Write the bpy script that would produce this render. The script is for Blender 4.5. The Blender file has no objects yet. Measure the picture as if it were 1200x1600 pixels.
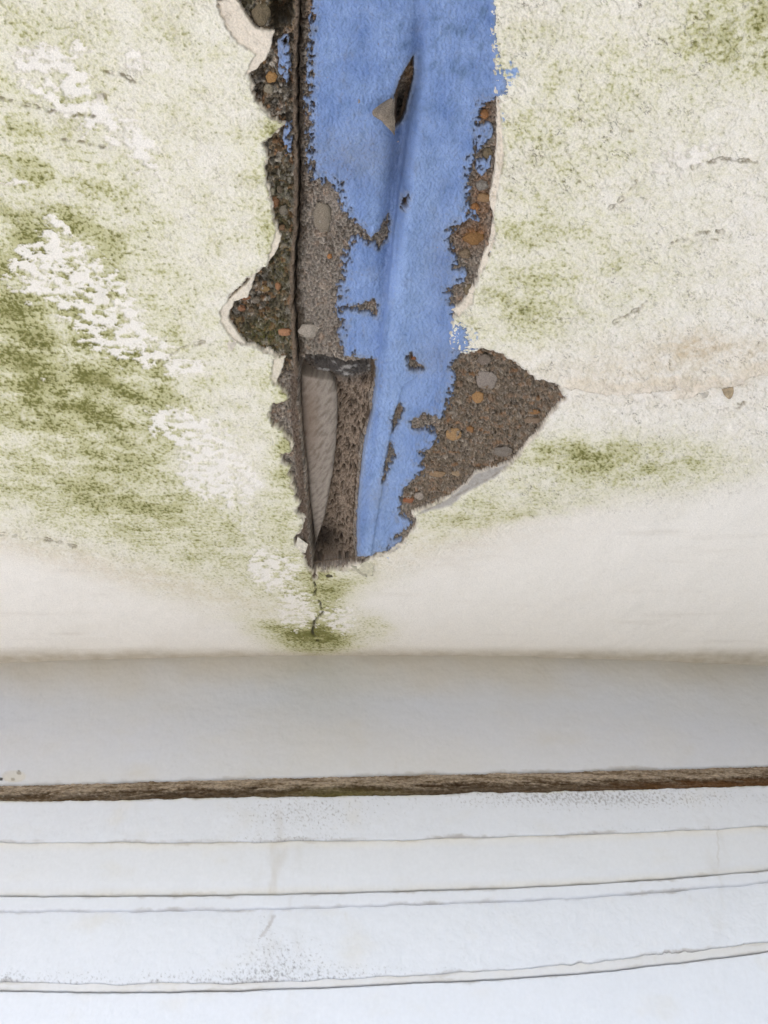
import bpy, math
import numpy as np
from mathutils import Vector

# ------------------------------------------------------------------ camera, light, exposure
SC = bpy.context.scene
C = SC.collection
F = 1300.0                      # focal length in photo pixels (1200 x 1600)
PITCH = math.radians(45.0)
CP, SP = math.cos(PITCH), math.sin(PITCH)
cam_d = bpy.data.cameras.new('camera')
cam = bpy.data.objects.new('camera', cam_d)
C.objects.link(cam)
cam_d.sensor_fit = 'VERTICAL'
cam_d.sensor_height = 36.0
cam_d.lens = 36.0 * F / 1600.0
cam_d.clip_start = 0.01
cam_d.clip_end = 3000
cam.location = (0, 0, 0)
cam.rotation_euler = (math.radians(90) + PITCH, 0, 0)
SC.camera = cam

SUN_ELEV, SUN_ROT = math.radians(38), math.radians(205)
w = bpy.data.worlds.new('World')
SC.world = w
w.use_nodes = True
wn = w.node_tree.nodes
sky = wn.new('ShaderNodeTexSky')
sky.sky_type = 'NISHITA'
sky.sun_disc = False
sky.sun_elevation = SUN_ELEV
sky.sun_rotation = SUN_ROT
sky.dust_density = 1.6
sky.air_density = 1.0
sky.ozone_density = 1.5
wn['Background'].inputs['Strength'].default_value = 0.15
w.node_tree.links.new(sky.outputs[0], wn['Background'].inputs['Color'])
sd = bpy.data.lights.new('sun', 'SUN')
sd.energy = 0.9
sd.angle = math.radians(20)
sd.color = (1.0, 0.98, 0.95)
sun = bpy.data.objects.new('sun', sd)
C.objects.link(sun)
dirv = Vector((math.sin(SUN_ROT) * math.cos(SUN_ELEV), math.cos(SUN_ROT) * math.cos(SUN_ELEV), math.sin(SUN_ELEV)))
sun.rotation_euler = dirv.to_track_quat('Z', 'Y').to_euler()
SC.view_settings.view_transform = 'Standard'
SC.view_settings.look = 'None'
SC.view_settings.gamma = 1
SC.view_settings.exposure = 1.90
SC.cycles.max_bounces = 8
SC.cycles.diffuse_bounces = 6

# ------------------------------------------------------------------ numeric helpers
def hsh(ix, iy, seed):
    ix = ix.astype(np.int64); iy = iy.astype(np.int64)
    h = (ix * 374761393 + iy * 668265263 + seed * 974634533) & 0xFFFFFFFF
    h = ((h ^ (h >> 13)) * 1274126177) & 0xFFFFFFFF
    h = ((h ^ (h >> 16)) * 2246822519) & 0xFFFFFFFF
    return ((h ^ (h >> 15)) & 0xFFFFFF) / float(0xFFFFFF)

def gnoise(x, y, seed=0):
    xi, yi = np.floor(x), np.floor(y)
    fx, fy = x - xi, y - yi
    ux = fx * fx * fx * (fx * (fx * 6 - 15) + 10)
    uy = fy * fy * fy * (fy * (fy * 6 - 15) + 10)
    def g(ox, oy):
        a = hsh(xi + ox, yi + oy, seed) * 2 * math.pi
        return np.cos(a) * (fx - ox) + np.sin(a) * (fy - oy)
    n0 = g(0, 0) * (1 - ux) + g(1, 0) * ux
    n1 = g(0, 1) * (1 - ux) + g(1, 1) * ux
    return (n0 * (1 - uy) + n1 * uy) * 1.5           # about -1..1

def fbm(x, y, oct=4, seed=0, gain=0.5):
    s = np.zeros(np.broadcast(x, y).shape); a = 1.0; t = 0.0
    for k in range(oct):
        s += a * gnoise(x * 2 ** k + 17.3 * k, y * 2 ** k - 9.1 * k, seed + 31 * k)
        t += a * a; a *= gain
    return s / math.sqrt(t)

def worley(x, y, seed=0, jit=0.9):
    xi, yi = np.floor(x), np.floor(y)
    f1 = np.full(x.shape, 9.0); f2 = np.full(x.shape, 9.0); cid = np.zeros(x.shape)
    for ox in (-1, 0, 1):
        for oy in (-1, 0, 1):
            cx, cy = xi + ox, yi + oy
            px = cx + 0.5 + jit * (hsh(cx, cy, seed) - 0.5)
            py = cy + 0.5 + jit * (hsh(cx, cy, seed + 1) - 0.5)
            d = np.hypot(px - x, py - y)
            near = d < f1
            f2 = np.where(near, f1, np.minimum(f2, d))
            cid = np.where(near, hsh(cx, cy, seed + 2), cid)
            f1 = np.where(near, d, f1)
    return f1, f2, cid

def sstep(a, b, x):
    t = np.clip((x - a) / (b - a), 0, 1)
    return t * t * (3 - 2 * t)

def seg_dist(U, V, pts, closed=False):
    d = np.full(U.shape, 1e9)
    n = len(pts)
    for i in range(n if closed else n - 1):
        (x0, y0), (x1, y1) = pts[i], pts[(i + 1) % n]
        dx, dy = x1 - x0, y1 - y0
        L = dx * dx + dy * dy + 1e-9
        t = np.clip(((U - x0) * dx + (V - y0) * dy) / L, 0, 1)
        d = np.minimum(d, (U - x0 - t * dx) ** 2 + (V - y0 - t * dy) ** 2)
    return np.sqrt(d)

def psd(U, V, pts, pad=60):
    """signed distance, positive inside; exact only within pad of the polygon's box"""
    a = np.array(pts)
    box = (U > a[:, 0].min() - pad) & (U < a[:, 0].max() + pad) & (V > a[:, 1].min() - pad) & (V < a[:, 1].max() + pad)
    out = np.full(U.shape, -float(pad))
    u, v = U[box], V[box]
    if u.size == 0:
        return out
    ins = np.zeros(u.shape, bool)
    n = len(pts)
    for i in range(n):
        (x0, y0), (x1, y1) = pts[i], pts[(i + 1) % n]
        if y0 == y1:
            continue
        c = ((y0 > v) != (y1 > v)) & (u < (x1 - x0) * (v - y0) / (y1 - y0) + x0)
        ins ^= c
    d = seg_dist(u, v, pts, True)
    out[box] = np.where(ins, d, -np.minimum(d, pad))
    return out

def lin(r, g, b):
    return np.array([(c / 255.0) / 12.92 if c / 255.0 < 0.04045 else ((c / 255.0 + 0.055) / 1.055) ** 2.4 for c in (r, g, b)])

def blob(U, V, u, v, su, sv, ang=0.0):
    c, s = math.cos(math.radians(ang)), math.sin(math.radians(ang))
    du, dv = U - u, V - v
    a, b = (du * c + dv * s) / su, (-du * s + dv * c) / sv
    return np.exp(-0.5 * (a * a + b * b))

def mixc(col, new, f):
    f = np.clip(f, 0, 1)[..., None]
    return col * (1 - f) + np.asarray(new) * f

# ------------------------------------------------------------------ the soffit's underside: profile in depth, spanned in x
PY = np.array([-0.9, -0.3, 0.15, 0.40, 0.60, 0.75, 0.85, 0.93, 1.00, 1.06, 1.20])
PZ = np.array([0.615, 0.615, 0.628, 0.637, 0.648, 0.662, 0.674, 0.685, 0.6965, 0.707, 0.735])
def smooth_interp(x, xp, yp):
    m = np.gradient(yp, xp)
    i = np.clip(np.searchsorted(xp, x) - 1, 0, len(xp) - 2)
    h = xp[i + 1] - xp[i]; t = (x - xp[i]) / h
    return ((2 * t ** 3 - 3 * t ** 2 + 1) * yp[i] + (t ** 3 - 2 * t ** 2 + t) * h * m[i]
            + (-2 * t ** 3 + 3 * t ** 2) * yp[i + 1] + (t ** 3 - t ** 2) * h * m[i + 1])
_yt = np.linspace(-0.6, 1.15, 4000)
_zt = smooth_interp(_yt, PY, PZ)
_vt = 800 - F * np.tan(np.clip(np.arctan2(_zt, _yt) - PITCH, -1.5, 1.45))
def soffit(u, v, h=0.0):
    """point of the underside that sits under photo row/column (v, u), lowered by h metres"""
    y = np.interp(v, _vt, _yt); z = np.interp(y, _yt, _zt)
    x = (u - 600.0) / F * (y * CP + z * SP)
    return x, y, z - h

# ------------------------------------------------------------------ mesh + object helpers
def mesh_grid(name, X, Y, Z, mat, parent=None, keep=None, col=None, attrs=None, flip=False):
    nr, nc = X.shape
    idx = np.arange(nr * nc).reshape(nr, nc)
    a, b, c, d = idx[:-1, :-1], idx[:-1, 1:], idx[1:, 1:], idx[1:, :-1]
    q = np.stack([a, d, c, b] if flip else [a, b, c, d], -1)
    if keep is not None:
        k = keep[:-1, :-1] | keep[:-1, 1:] | keep[1:, 1:] | keep[1:, :-1]
        q = q[k]
    q = q.reshape(-1, 4)
    used, inv = np.unique(q, return_inverse=True)
    q = inv.reshape(-1, 4)
    co = np.stack([X.ravel(), Y.ravel(), Z.ravel()], -1)[used]
    me = bpy.data.meshes.new(name)
    me.vertices.add(len(co)); me.vertices.foreach_set('co', co.astype(np.float32).ravel())
    me.loops.add(q.size); me.loops.foreach_set('vertex_index', q.astype(np.int32).ravel())
    me.polygons.add(len(q)); me.polygons.foreach_set('loop_start', np.arange(0, q.size, 4, dtype=np.int32))
    me.update(calc_edges=True)
    me.shade_smooth()
    if col is not None:
        cc = np.ones((len(used), 4), np.float32)
        cc[:, :3] = np.clip(col.reshape(-1, 3)[used], 0.004, 0.95)
        at = me.color_attributes.new('stain_and_shade', 'FLOAT_COLOR', 'POINT')
        at.data.foreach_set('color', cc.ravel())
    for k, arr in (attrs or {}).items():
        at = me.attributes.new(k, 'FLOAT', 'POINT')
        at.data.foreach_set('value', arr.ravel()[used].astype(np.float32))
    return link(name, me, mat, parent)

def link(name, me, mat, parent=None):
    o = bpy.data.objects.new(name, me)
    C.objects.link(o)
    if mat: me.materials.append(mat)
    if parent: o.parent = parent
    return o

def mesh_poly(name, verts, faces, mat, parent=None, smooth=False):
    me = bpy.data.meshes.new(name)
    me.from_pydata([tuple(v) for v in verts], [], faces)
    me.update()
    if smooth: me.shade_smooth()
    return link(name, me, mat, parent)

def boxes(name, bs, mat, parent=None):
    V, Fc = [], []
    for (x0, x1, y0, y1, z0, z1) in bs:
        n = len(V)
        V += [(x, y, z) for z in (z0, z1) for y in (y0, y1) for x in (x0, x1)]
        Fc += [tuple(n + i for i in f) for f in ((0, 2, 3, 1), (4, 5, 7, 6), (0, 1, 5, 4), (2, 6, 7, 3), (0, 4, 6, 2), (1, 3, 7, 5))]
    return mesh_poly(name, V, Fc, mat, parent)

def thing(name, label, cat, loc=(0, 0, 0), group=None):
    o = bpy.data.objects.new(name, None)
    C.objects.link(o)
    o.location = loc
    return tag(o, label, cat, group)

def tag(o, label, cat, group=None):
    o['label'] = label; o['category'] = cat
    if group: o['group'] = group
    return o

# ------------------------------------------------------------------ materials
def material(name, rough=0.85, spec=0.25, base=None, grain=0.12, grain_scale=900, bump=0.25, bump_scale=1100, bump_dist=0.0004, stretch=(1, 1, 1), tint=(0.5, 0.5, 0.5)):
    m = bpy.data.materials.new(name)
    m.use_nodes = True
    nt = m.node_tree; N = nt.nodes; L = nt.links
    b = N['Principled BSDF']
    b.inputs['Roughness'].default_value = rough
    b.inputs['Specular IOR Level'].default_value = spec
    tc = N.new('ShaderNodeTexCoord')
    mp = N.new('ShaderNodeMapping'); mp.inputs['Scale'].default_value = stretch
    L.new(tc.outputs['Object'], mp.inputs['Vector'])
    if base is None:
        src = N.new('ShaderNodeAttribute'); src.attribute_name = 'stain_and_shade'; out = src.outputs['Color']
    else:
        src = N.new('ShaderNodeRGB'); src.outputs[0].default_value = (*base, 1); out = src.outputs[0]
    nz = N.new('ShaderNodeTexNoise'); nz.inputs['Scale'].default_value = grain_scale; nz.inputs['Detail'].default_value = 3
    L.new(mp.outputs[0], nz.inputs['Vector'])
    mr = N.new('ShaderNodeMapRange')
    mr.inputs['From Min'].default_value = 0.3; mr.inputs['From Max'].default_value = 0.7
    mr.inputs['To Min'].default_value = 1 - grain; mr.inputs['To Max'].default_value = 1 + grain
    L.new(nz.outputs['Fac'], mr.inputs['Value'])
    mx = N.new('ShaderNodeVectorMath'); mx.operation = 'SCALE'
    L.new(out, mx.inputs[0]); L.new(mr.outputs[0], mx.inputs['Scale'])
    L.new(mx.outputs[0], b.inputs['Base Color'])
    n2 = N.new('ShaderNodeTexNoise'); n2.inputs['Scale'].default_value = bump_scale; n2.inputs['Detail'].default_value = 4
    L.new(mp.outputs[0], n2.inputs['Vector'])
    bp = N.new('ShaderNodeBump'); bp.inputs['Strength'].default_value = bump; bp.inputs['Distance'].default_value = bump_dist
    L.new(n2.outputs['Fac'], bp.inputs['Height'])
    L.new(bp.outputs[0], b.inputs['Normal'])
    return m

M_PAINT = material('weathered_soffit_paint', grain=0.11, bump=0.6, bump_dist=0.0006)
M_CONC = material('broken_concrete', rough=0.95, spec=0.15, grain=0.28, grain_scale=1200, bump=0.8, bump_scale=900, bump_dist=0.0008)
M_BLUE = material('brushed_blue_coating', rough=0.72, spec=0.3, grain=0.10, grain_scale=1300, bump=0.5, bump_scale=1300)
M_WOOD = material('grey_filler_board', rough=0.9, spec=0.15, grain=0.10, grain_scale=700, bump=0.4)
M_WALL = material('painted_render', rough=0.7, spec=0.3, grain=0.02, grain_scale=250, bump=0.15, bump_scale=420, bump_dist=0.0005)
M_STRIP = material('rough_mortar', rough=0.97, spec=0.1, grain=0.3, grain_scale=600, bump=0.9, bump_scale=600, bump_dist=0.001, stretch=(0.35, 1, 1))
M_PLAIN = material('plain_render', rough=0.8, base=(0.7, 0.7, 0.7), bump=0.1, bump_scale=200)
M_GROUND = material('pale_paving', rough=0.9, base=(0.55, 0.515, 0.46), grain=0.15, grain_scale=6, bump=0.1, bump_scale=30)

# ------------------------------------------------------------------ traced outlines (photo pixels on the underside)
LEFT_EDGE = [(345, -160), (352, -80), (341, 0), (346, 18), (356, 38), (372, 62), (392, 74), (404, 85), (396, 98), (388, 112), (393, 130), (397, 150), (408, 168),
             (425, 184), (446, 192), (430, 205), (410, 222), (418, 240), (414, 262), (417, 290), (424, 318), (431, 352), (432, 368), (424, 392), (416, 412),
             (396, 425), (378, 440), (358, 462), (346, 484), (348, 500), (362, 520), (374, 532), (400, 540), (424, 550), (441, 562), (432, 578), (428, 596),
             (442, 606), (452, 620), (424, 632), (421, 646), (424, 662), (440, 670), (453, 688), (455, 702), (441, 708), (440, 720), (454, 728), (448, 738),
             (458, 744), (452, 756), (462, 766), (458, 774), (468, 784), (462, 796), (472, 808), (470, 822), (461, 838), (462, 850), (474, 856), (472, 872), (484, 888), (489, 904)]
RIGHT_EDGE = [(496, 900), (500, 892), (556, 886), (580, 870), (604, 862), (632, 846), (652, 816), (648, 800), (672, 790), (702, 776), (722, 768), (760, 746), (796, 724),
              (818, 700), (842, 672), (862, 642), (884, 620), (872, 600), (852, 592), (838, 590), (820, 575), (798, 560), (772, 548), (752, 540), (742, 548), (722, 548),
              (706, 540), (704, 500), (714, 488), (718, 482), (734, 470), (738, 452), (746, 432), (758, 408), (770, 382), (774, 350), (770, 320), (776, 286), (784, 240), (782, 200), (778, 152),
              (774, 120), (770, 70), (768, 0), (770, -160)]
DAMAGE = LEFT_EDGE + RIGHT_EDGE
BLUE = [(490, -160), (488, 0), (482, 30), (480, 70), (478, 110), (472, 150), (474, 200), (474, 250), (484, 288), (522, 292), (532, 330), (552, 350), (556, 362),
        (540, 384), (532, 420), (526, 450), (524, 486), (534, 506), (526, 524), (538, 556), (586, 562), (586, 590), (580, 640), (568, 690), (560, 760),
        (556, 820), (558, 868), (576, 868), (600, 862), (634, 845), (646, 818), (628, 800), (628, 780), (632, 762), (660, 735), (660, 706), (684, 690),
        (678, 660), (700, 640), (706, 612), (716, 598), (706, 575), (716, 552), (738, 540), (728, 512), (712, 496), (706, 470), (700, 452), (716, 438), (712, 420),
        (708, 392), (704, 360), (716, 350), (734, 340), (733, 300), (736, 270), (742, 246), (752, 226), (748, 200), (752, 176), (756, 158), (784, 150), (796, 138), (786, 112), (778, 70),
        (774, 0), (772, -160)]
BLUE_ISLES = [[(742, 196), (768, 190), (772, 206), (758, 228), (744, 224)], [(744, 250), (768, 240), (766, 262), (752, 276), (742, 268)], [(730, 330), (742, 326), (752, 344), (738, 348)], [(704, 420), (730, 418), (728, 440), (706, 448)], [(444, 192), (458, 188), (457, 238), (446, 242), (441, 220)], [(433, 62), (452, 50), (456, 110), (448, 130), (434, 110)]]
HOLES = [[(646, 94), (646, 130), (640, 158), (633, 190), (626, 205), (616, 207), (613, 190), (616, 152), (628, 120)],
         [(636, 552), (644, 550), (650, 562), (662, 574), (650, 578), (640, 574)],
         [(606, 345), (608, 360), (604, 380), (592, 392), (584, 380), (576, 380), (560, 368), (546, 352), (560, 350), (580, 374), (594, 362)],
         [(622, 630), (630, 636), (626, 652), (614, 670), (612, 650)],
         [(608, 690), (618, 712), (608, 724), (600, 752), (597, 748), (604, 712)],
         [(640, 660), (664, 645), (688, 655), (670, 668), (648, 672)],
         [(638, 302), (634, 320), (628, 326), (630, 312)],
         [(582, 470), (589, 476), (588, 494), (580, 488), (560, 484), (530, 480), (560, 476)],
         [(652, 818), (640, 842), (612, 842), (630, 830)]]
CAVITY = [(466, 590), (468, 560), (480, 556), (505, 556), (540, 566), (584, 560), (589, 575), (586, 600), (578, 625), (581, 650), (566, 690), (562, 730), (558, 780), (553, 830), (558, 884),
          (500, 893), (488, 893), (484, 850), (480, 800), (476, 740), (471, 690), (466, 640)]
PENTAGON = [(712, 560), (752, 540), (800, 560), (840, 590), (884, 618), (842, 672), (796, 724), (702, 776), (640, 800), (632, 770), (664, 720), (690, 660), (704, 600)]
STRIP_OVERLAY = [(642, 190), (628, 280), (618, 345), (604, 470), (592, 560), (588, 600), (572, 690), (560, 760), (556, 866), (580, 866), (598, 755), (606, 700), (617, 640), (630, 600), (690, 560), (700, 430), (730, 300), (745, 190)]
CREAM = [[(341, 0), (368, -5), (384, 20), (398, 42), (428, 48), (424, 70), (418, 88), (400, 108), (384, 116), (392, 98), (400, 82), (372, 64), (354, 36)],
         [(348, 478), (362, 462), (384, 442), (400, 424), (394, 446), (388, 462), (366, 470), (356, 494), (372, 520), (384, 536), (364, 528), (346, 500)],
         [(432, 356), (440, 368), (432, 392), (418, 410), (424, 388)],
         [(428, 560), (446, 556), (440, 580), (430, 600), (424, 590)],
         [(776, 150), (784, 200), (786, 240), (778, 290), (770, 330), (764, 312), (772, 270), (776, 220)],
         [(770, 345), (774, 362), (760, 410), (750, 425), (752, 404), (764, 380)],
         [(740, 440), (738, 470), (716, 490), (704, 482), (722, 474), (732, 456)]]
GREY_RIM = [(700, 778), (716, 764), (730, 754), (742, 738), (764, 732), (796, 722), (780, 738), (752, 756), (722, 772), (706, 788), (672, 796), (650, 802), (660, 796)]

# ------------------------------------------------------------------ grids
def axis(lo, hi, step, outer):
    return np.concatenate([outer[0], np.arange(lo, hi, step), outer[1]])
def u_axis(lo, hi, step):
    return axis(lo, hi, step, (lo - np.geomspace(4200, 2, 150), hi + np.geomspace(2, 4200, 150)))

soffit_t = thing('concrete_soffit', 'cracked concrete soffit overhead with peeling cream paint, algae and blue coating', 'soffit', (0, 0.4, 0.64))
soffit_t.location = (0, 0, 0)

def valley_h(U, V):
    c = np.interp(V, [0, 120, 200, 340, 480, 600], [655, 650, 632, 616, 600, 590])
    vd = U - c
    d = 0.017 * np.exp(-(np.where(vd < 0, vd / 20, vd / 14)) ** 2) * sstep(20, 200, V) * sstep(540, 300, V)
    return d + 0.004 * np.exp(-(vd / 9) ** 2) * sstep(-60, 60, V) * sstep(240, 120, V)

# ---- paint skin
u1 = u_axis(-110, 1310, 1.35)
v1 = np.concatenate([np.linspace(-620, -130, 24), np.arange(-124, 800, 1.35), np.arange(800, 1060, 0.9)])
U, V = np.meshgrid(u1, v1)
X, Y, _ = soffit(U, V)
sdd = psd(U, V, DAMAGE, 70)
edge_n = 3.0 * fbm(U / 16, V / 16, 4, 5, 0.6) + 2.0 * fbm(U / 6, V / 5, 3, 6)
edge_n *= 1 - 0.75 * sstep(0, 40, psd(U, V, [(690, 830), (690, 760), (800, 690), (905, 590), (920, 660), (800, 800)], 60))
sdn = sdd + edge_n
f_big = fbm(X * 14, Y * 14, 3, 11)
f_med = fbm(X * 55, Y * 70, 4, 12)
f_fin = fbm(X * 240, Y * 300, 3, 13)
f_grn = fbm(X * 520, Y * 620, 2, 14)
left = sstep(560, 440, U)
cream_sd = np.full(U.shape, -30.0)
for pl in CREAM:
    cream_sd = np.maximum(cream_sd, psd(U, V, pl, 30) + 1.5 * fbm(U / 8, V / 8, 2, 23))
grey_sd = psd(U, V, GREY_RIM, 30) + 1.2 * fbm(U / 9, V / 9, 2, 24)
rim_w = 0.8 + 4.5 * np.clip(fbm(U / 26, V / 26, 3, 21), 0, 1.2)
sdu = np.minimum(np.minimum(sdn - rim_w, -cream_sd), -grey_sd)      # > 0 where even the cream coat is gone
# where the top crust has come away
P = (0.8 * blob(U, V, 262, 655, 50, 22, 20) + 0.75 * blob(U, V, 240, 250, 60, 30, 60) + 0.7 * blob(U, V, 60, 90, 70, 30, 20) + 0.8 * blob(U, V, 350, 690, 30, 40, 30) + 0.75 * blob(U, V, 300, 580, 40, 16) + 0.6 * blob(U, V, 60, 590, 60, 14) + 0.75 * blob(U, V, 390, 830, 26, 40, -20) + 1.0 * blob(U, V, 90, 355, 40, 16, 60) + 1.3 * blob(U, V, 150, 460, 85, 45, 25) + 0.9 * blob(U, V, 215, 545, 70, 22, 10) + 1.25 * blob(U, V, 215, 95, 20, 26)
     + 1.2 * blob(U, V, 125, 165, 80, 35, 35) + 1.0 * blob(U, V, 285, 660, 34, 20) + 1.05 * blob(U, V, 385, 745, 26, 26) + 1.15 * blob(U, V, 310, 745, 40, 26, 40)
     + 1.35 * blob(U, V, 420, 890, 30, 20) + 1.3 * blob(U, V, 460, 950, 30, 26) + 1.15 * blob(U, V, 535, 965, 24, 24) + 0.9 * blob(U, V, 20, 280, 26, 8) + 0.8 * blob(U, V, 60, 410, 60, 40)
     + 0.9 * blob(U, V, 1090, 240, 60, 22, -10) + 1.1 * blob(U, V, 1060, 606, 120, 16, -6) + 0.7 * blob(U, V, 890, 95, 20, 10) + 0.55 * blob(U, V, 1000, 330, 120, 70)
     + 0.6 * blob(U, V, 480, 860, 30, 30) + 0.9 * blob(U, V, 330, 20, 30, 40) * 0 + 0.8 * blob(U, V, 125, 65, 25, 18) + 0.7 * blob(U, V, 300, 240, 14, 25))
f_frag = fbm(X * 80, Y * 130, 5, 15, 0.68)
peel = sstep(0.57, 0.68, 0.64 * np.clip(P, 0, 1.05) + 0.45 * f_frag * (0.75 + 0.5 * f_big) * sstep(0.06, 0.4, P))
clean_line = np.interp(U, [-300, 0, 120, 260, 400, 430, 560, 700, 900, 1050, 1200, 1500], [835, 858, 890, 940, 985, 1010, 935, 862, 800, 790, 755, 700])
clean = sstep(-34, 30, V - clean_line + 16 * f_med + 9 * f_fin + 14 * f_big)
gap = blob(U, V, 500, 985, 100, 40)
clean = clean * (1 - sstep(0.3, 0.7, gap))
# algae
A = (0.72 * blob(U, V, 40, 530, 150, 80, 10) + 0.6 * blob(U, V, 90, 380, 90, 80) + 0.62 * blob(U, V, 190, 660, 70, 85, -30) + 0.45 * blob(U, V, -10, 640, 120, 60)
     + 0.5 * blob(U, V, 150, 780, 190, 36, 8) + 0.40 * blob(U, V, 330, 860, 130, 40, 22) + 0.35 * blob(U, V, 20, 200, 60, 130) + 0.55 * blob(U, V, 445, 640, 20, 90)
     + 0.45 * blob(U, V, 460, 760, 26, 70) + 0.35 * blob(U, V, 415, 330, 24, 110) + 0.5 * blob(U, V, 435, 205, 14, 18) + 2.0 * blob(U, V, 494, 994, 34, 15) + 0.6 * blob(U, V, 415, 978, 40, 11, 12)
     + 0.45 * blob(U, V, 560, 912, 44, 22) + 0.5 * blob(U, V, 610, 975, 30, 22) + 0.4 * blob(U, V, 470, 900, 40, 40) + 0.8 * blob(U, V, 505, 930, 22, 30)
     + 0.6 * blob(U, V, 800, 480, 75, 40, 0) + 0.35 * blob(U, V, 820, 380, 50, 40) + 0.85 * blob(U, V, 890, 708, 60, 15, 4) + 0.55 * blob(U, V, 1010, 712, 110, 26, 8)
     + 0.5 * blob(U, V, 850, 760, 160, 30, -8) + 0.55 * blob(U, V, 840, 798, 70, 9, -8) + 0.35 * blob(U, V, 700, 820, 60, 24, -12) + 0.75 * blob(U, V, 1180, 50, 40, 60) + 0.35 * blob(U, V, 1100, 60, 90, 60)
     + 0.30 * blob(U, V, 850, 200, 120, 150) + 0.25 * blob(U, V, 980, 430, 90, 50) + 0.22 * blob(U, V, 150, 60, 160, 80) + 0.34 * blob(U, V, 180, 450, 240, 360) + 0.16 * blob(U, V, 950, 150, 250, 200))
brk = fbm(X * 26, Y * 40, 4, 16, 0.6); stk = fbm(X * 16, Y * 150, 3, 17)
low = sstep(640, 800, V)
A = A * (1 - clean) * (0.45 + 1.0 * sstep(-0.9, 0.9, brk * (1 - 0.4 * low) + 0.3 * low * stk))
speck = sstep(-0.3, 1.3, f_fin + 0.6 * f_grn + 0.4 * f_med)
A2 = np.clip(1.12 * A * (0.55 + 1.0 * speck), 0, 1.4)
# colours
clean_c, crust_c = lin(239, 233, 223), lin(228, 221, 203)
col = np.ones(U.shape + (3,)) * clean_c
crust = (1 - peel) * (1 - clean)
col = mixc(col, crust_c, crust * (0.5 + 0.3 * f_med + 0.55 * (speck - .5)))
col = mixc(col, lin(209, 205, 164), np.clip(A2 * 1.5, 0, 1) * (crust * 0.9 + 0.05))
col = mixc(col, lin(160, 156, 98), np.clip((A2 - 0.38) * 1.25, 0, 0.95) * crust)
col = mixc(col, lin(92, 92, 34), np.clip((A2 - 0.85) * 1.4, 0, 0.8) * crust)
# tiny dark pits and grime in the granular crust
pit = sstep(0.55, 1.25, f_grn + 0.8 * f_fin) * (0.5 + 0.5 * np.clip(A * 1.4, 0, 1)) * crust
col = mixc(col, lin(112, 108, 74), 0.75 * pit)
tan = (0.8 * blob(U, V, 1080, 535, 26, 16) + 0.4 * blob(U, V, 1150, 545, 90, 16) + 0.35 * blob(U, V, 1000, 580, 160, 26) + 0.25 * blob(U, V, 700, 850, 160, 24, -10)
       + 0.4 * blob(U, V, 150, 880, 200, 16, 14))
col = mixc(col, lin(196, 172, 132), tan * (0.5 + 0.4 * f_med + 0.3 * f_fin))
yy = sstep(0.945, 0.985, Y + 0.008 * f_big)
col = mixc(col, lin(176, 163, 140), 0.85 * yy * (0.8 + 0.2 * f_med))  # brown band at the wall: corner shade put into the colour, plus some dirt
sp2 = sstep(1.75, 2.1, fbm(X * 70, Y * 190, 3, 78) + 0.3 * f_big) * clean
col = mixc(col, lin(150, 142, 130), 0.6 * sp2)
pin = sstep(1.55, 1.9, fbm(X * 210, Y * 330, 2, 80) + 0.3 * f_med) * clean
col = mixc(col, lin(140, 132, 118), 0.55 * pin)
h_pin = pin
col = mixc(col, lin(206, 196, 180), 0.45 * clean * sstep(0.2, 1.5, fbm(X * 7, Y * 40, 4, 79)))
for (a, b, s_) in ((162, 150, 9), (172, 462, 8), (640, -50, 1), (985, 202, 8), (1116, 374, 8), (905, 280, 5)):
    col = mixc(col, lin(120, 108, 68), 0.6 * sstep(0.6, 0.95, blob(U, V, a, b, 0.8 * s_, s_ * 0.5) + 0.45 * f_fin))
spots = sstep(1.75, 2.0, fbm(X * 120, Y * 150, 2, 77)) * sstep(850, 300, V)
col = mixc(col, lin(60, 55, 45), 0.7 * spots)
# broken edge shows the cream coat underneath
greyrim = sstep(-1, 2, grey_sd)
rim = np.maximum(sstep(-1.0, 0.6, sdn), sstep(-1, 1, cream_sd))
rimline = sstep(2.2, 0.4, np.abs(np.maximum(sdn, cream_sd) + 0.8)) * (sstep(-6, 0, sdn) + (cream_sd > -3) > 0)
col = mixc(col, lin(226, 214, 196), rim * (1 - 0.3 * blob(U, V, 500, 800, 200, 300)))
col = mixc(col, lin(172, 166, 158) * (1 + 0.12 * f_fin[..., None]), greyrim)
blue_smear = (blob(U, V, 800, 110, 14, 22) + 0.8 * blob(U, V, 735, 520, 16, 20) + 0.6 * blob(U, V, 612, 868, 18, 8) + 0.6 * blob(U, V, 770, 400, 8, 20) + 0.7 * blob(U, V, 786, 190, 5, 30))
col = mixc(col, lin(110, 150, 208), sstep(0.62, 0.8, 0.75 * blue_smear + 0.42 * fbm(U / 10, V / 7, 4, 41, 0.65)) * 0.8)
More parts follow.
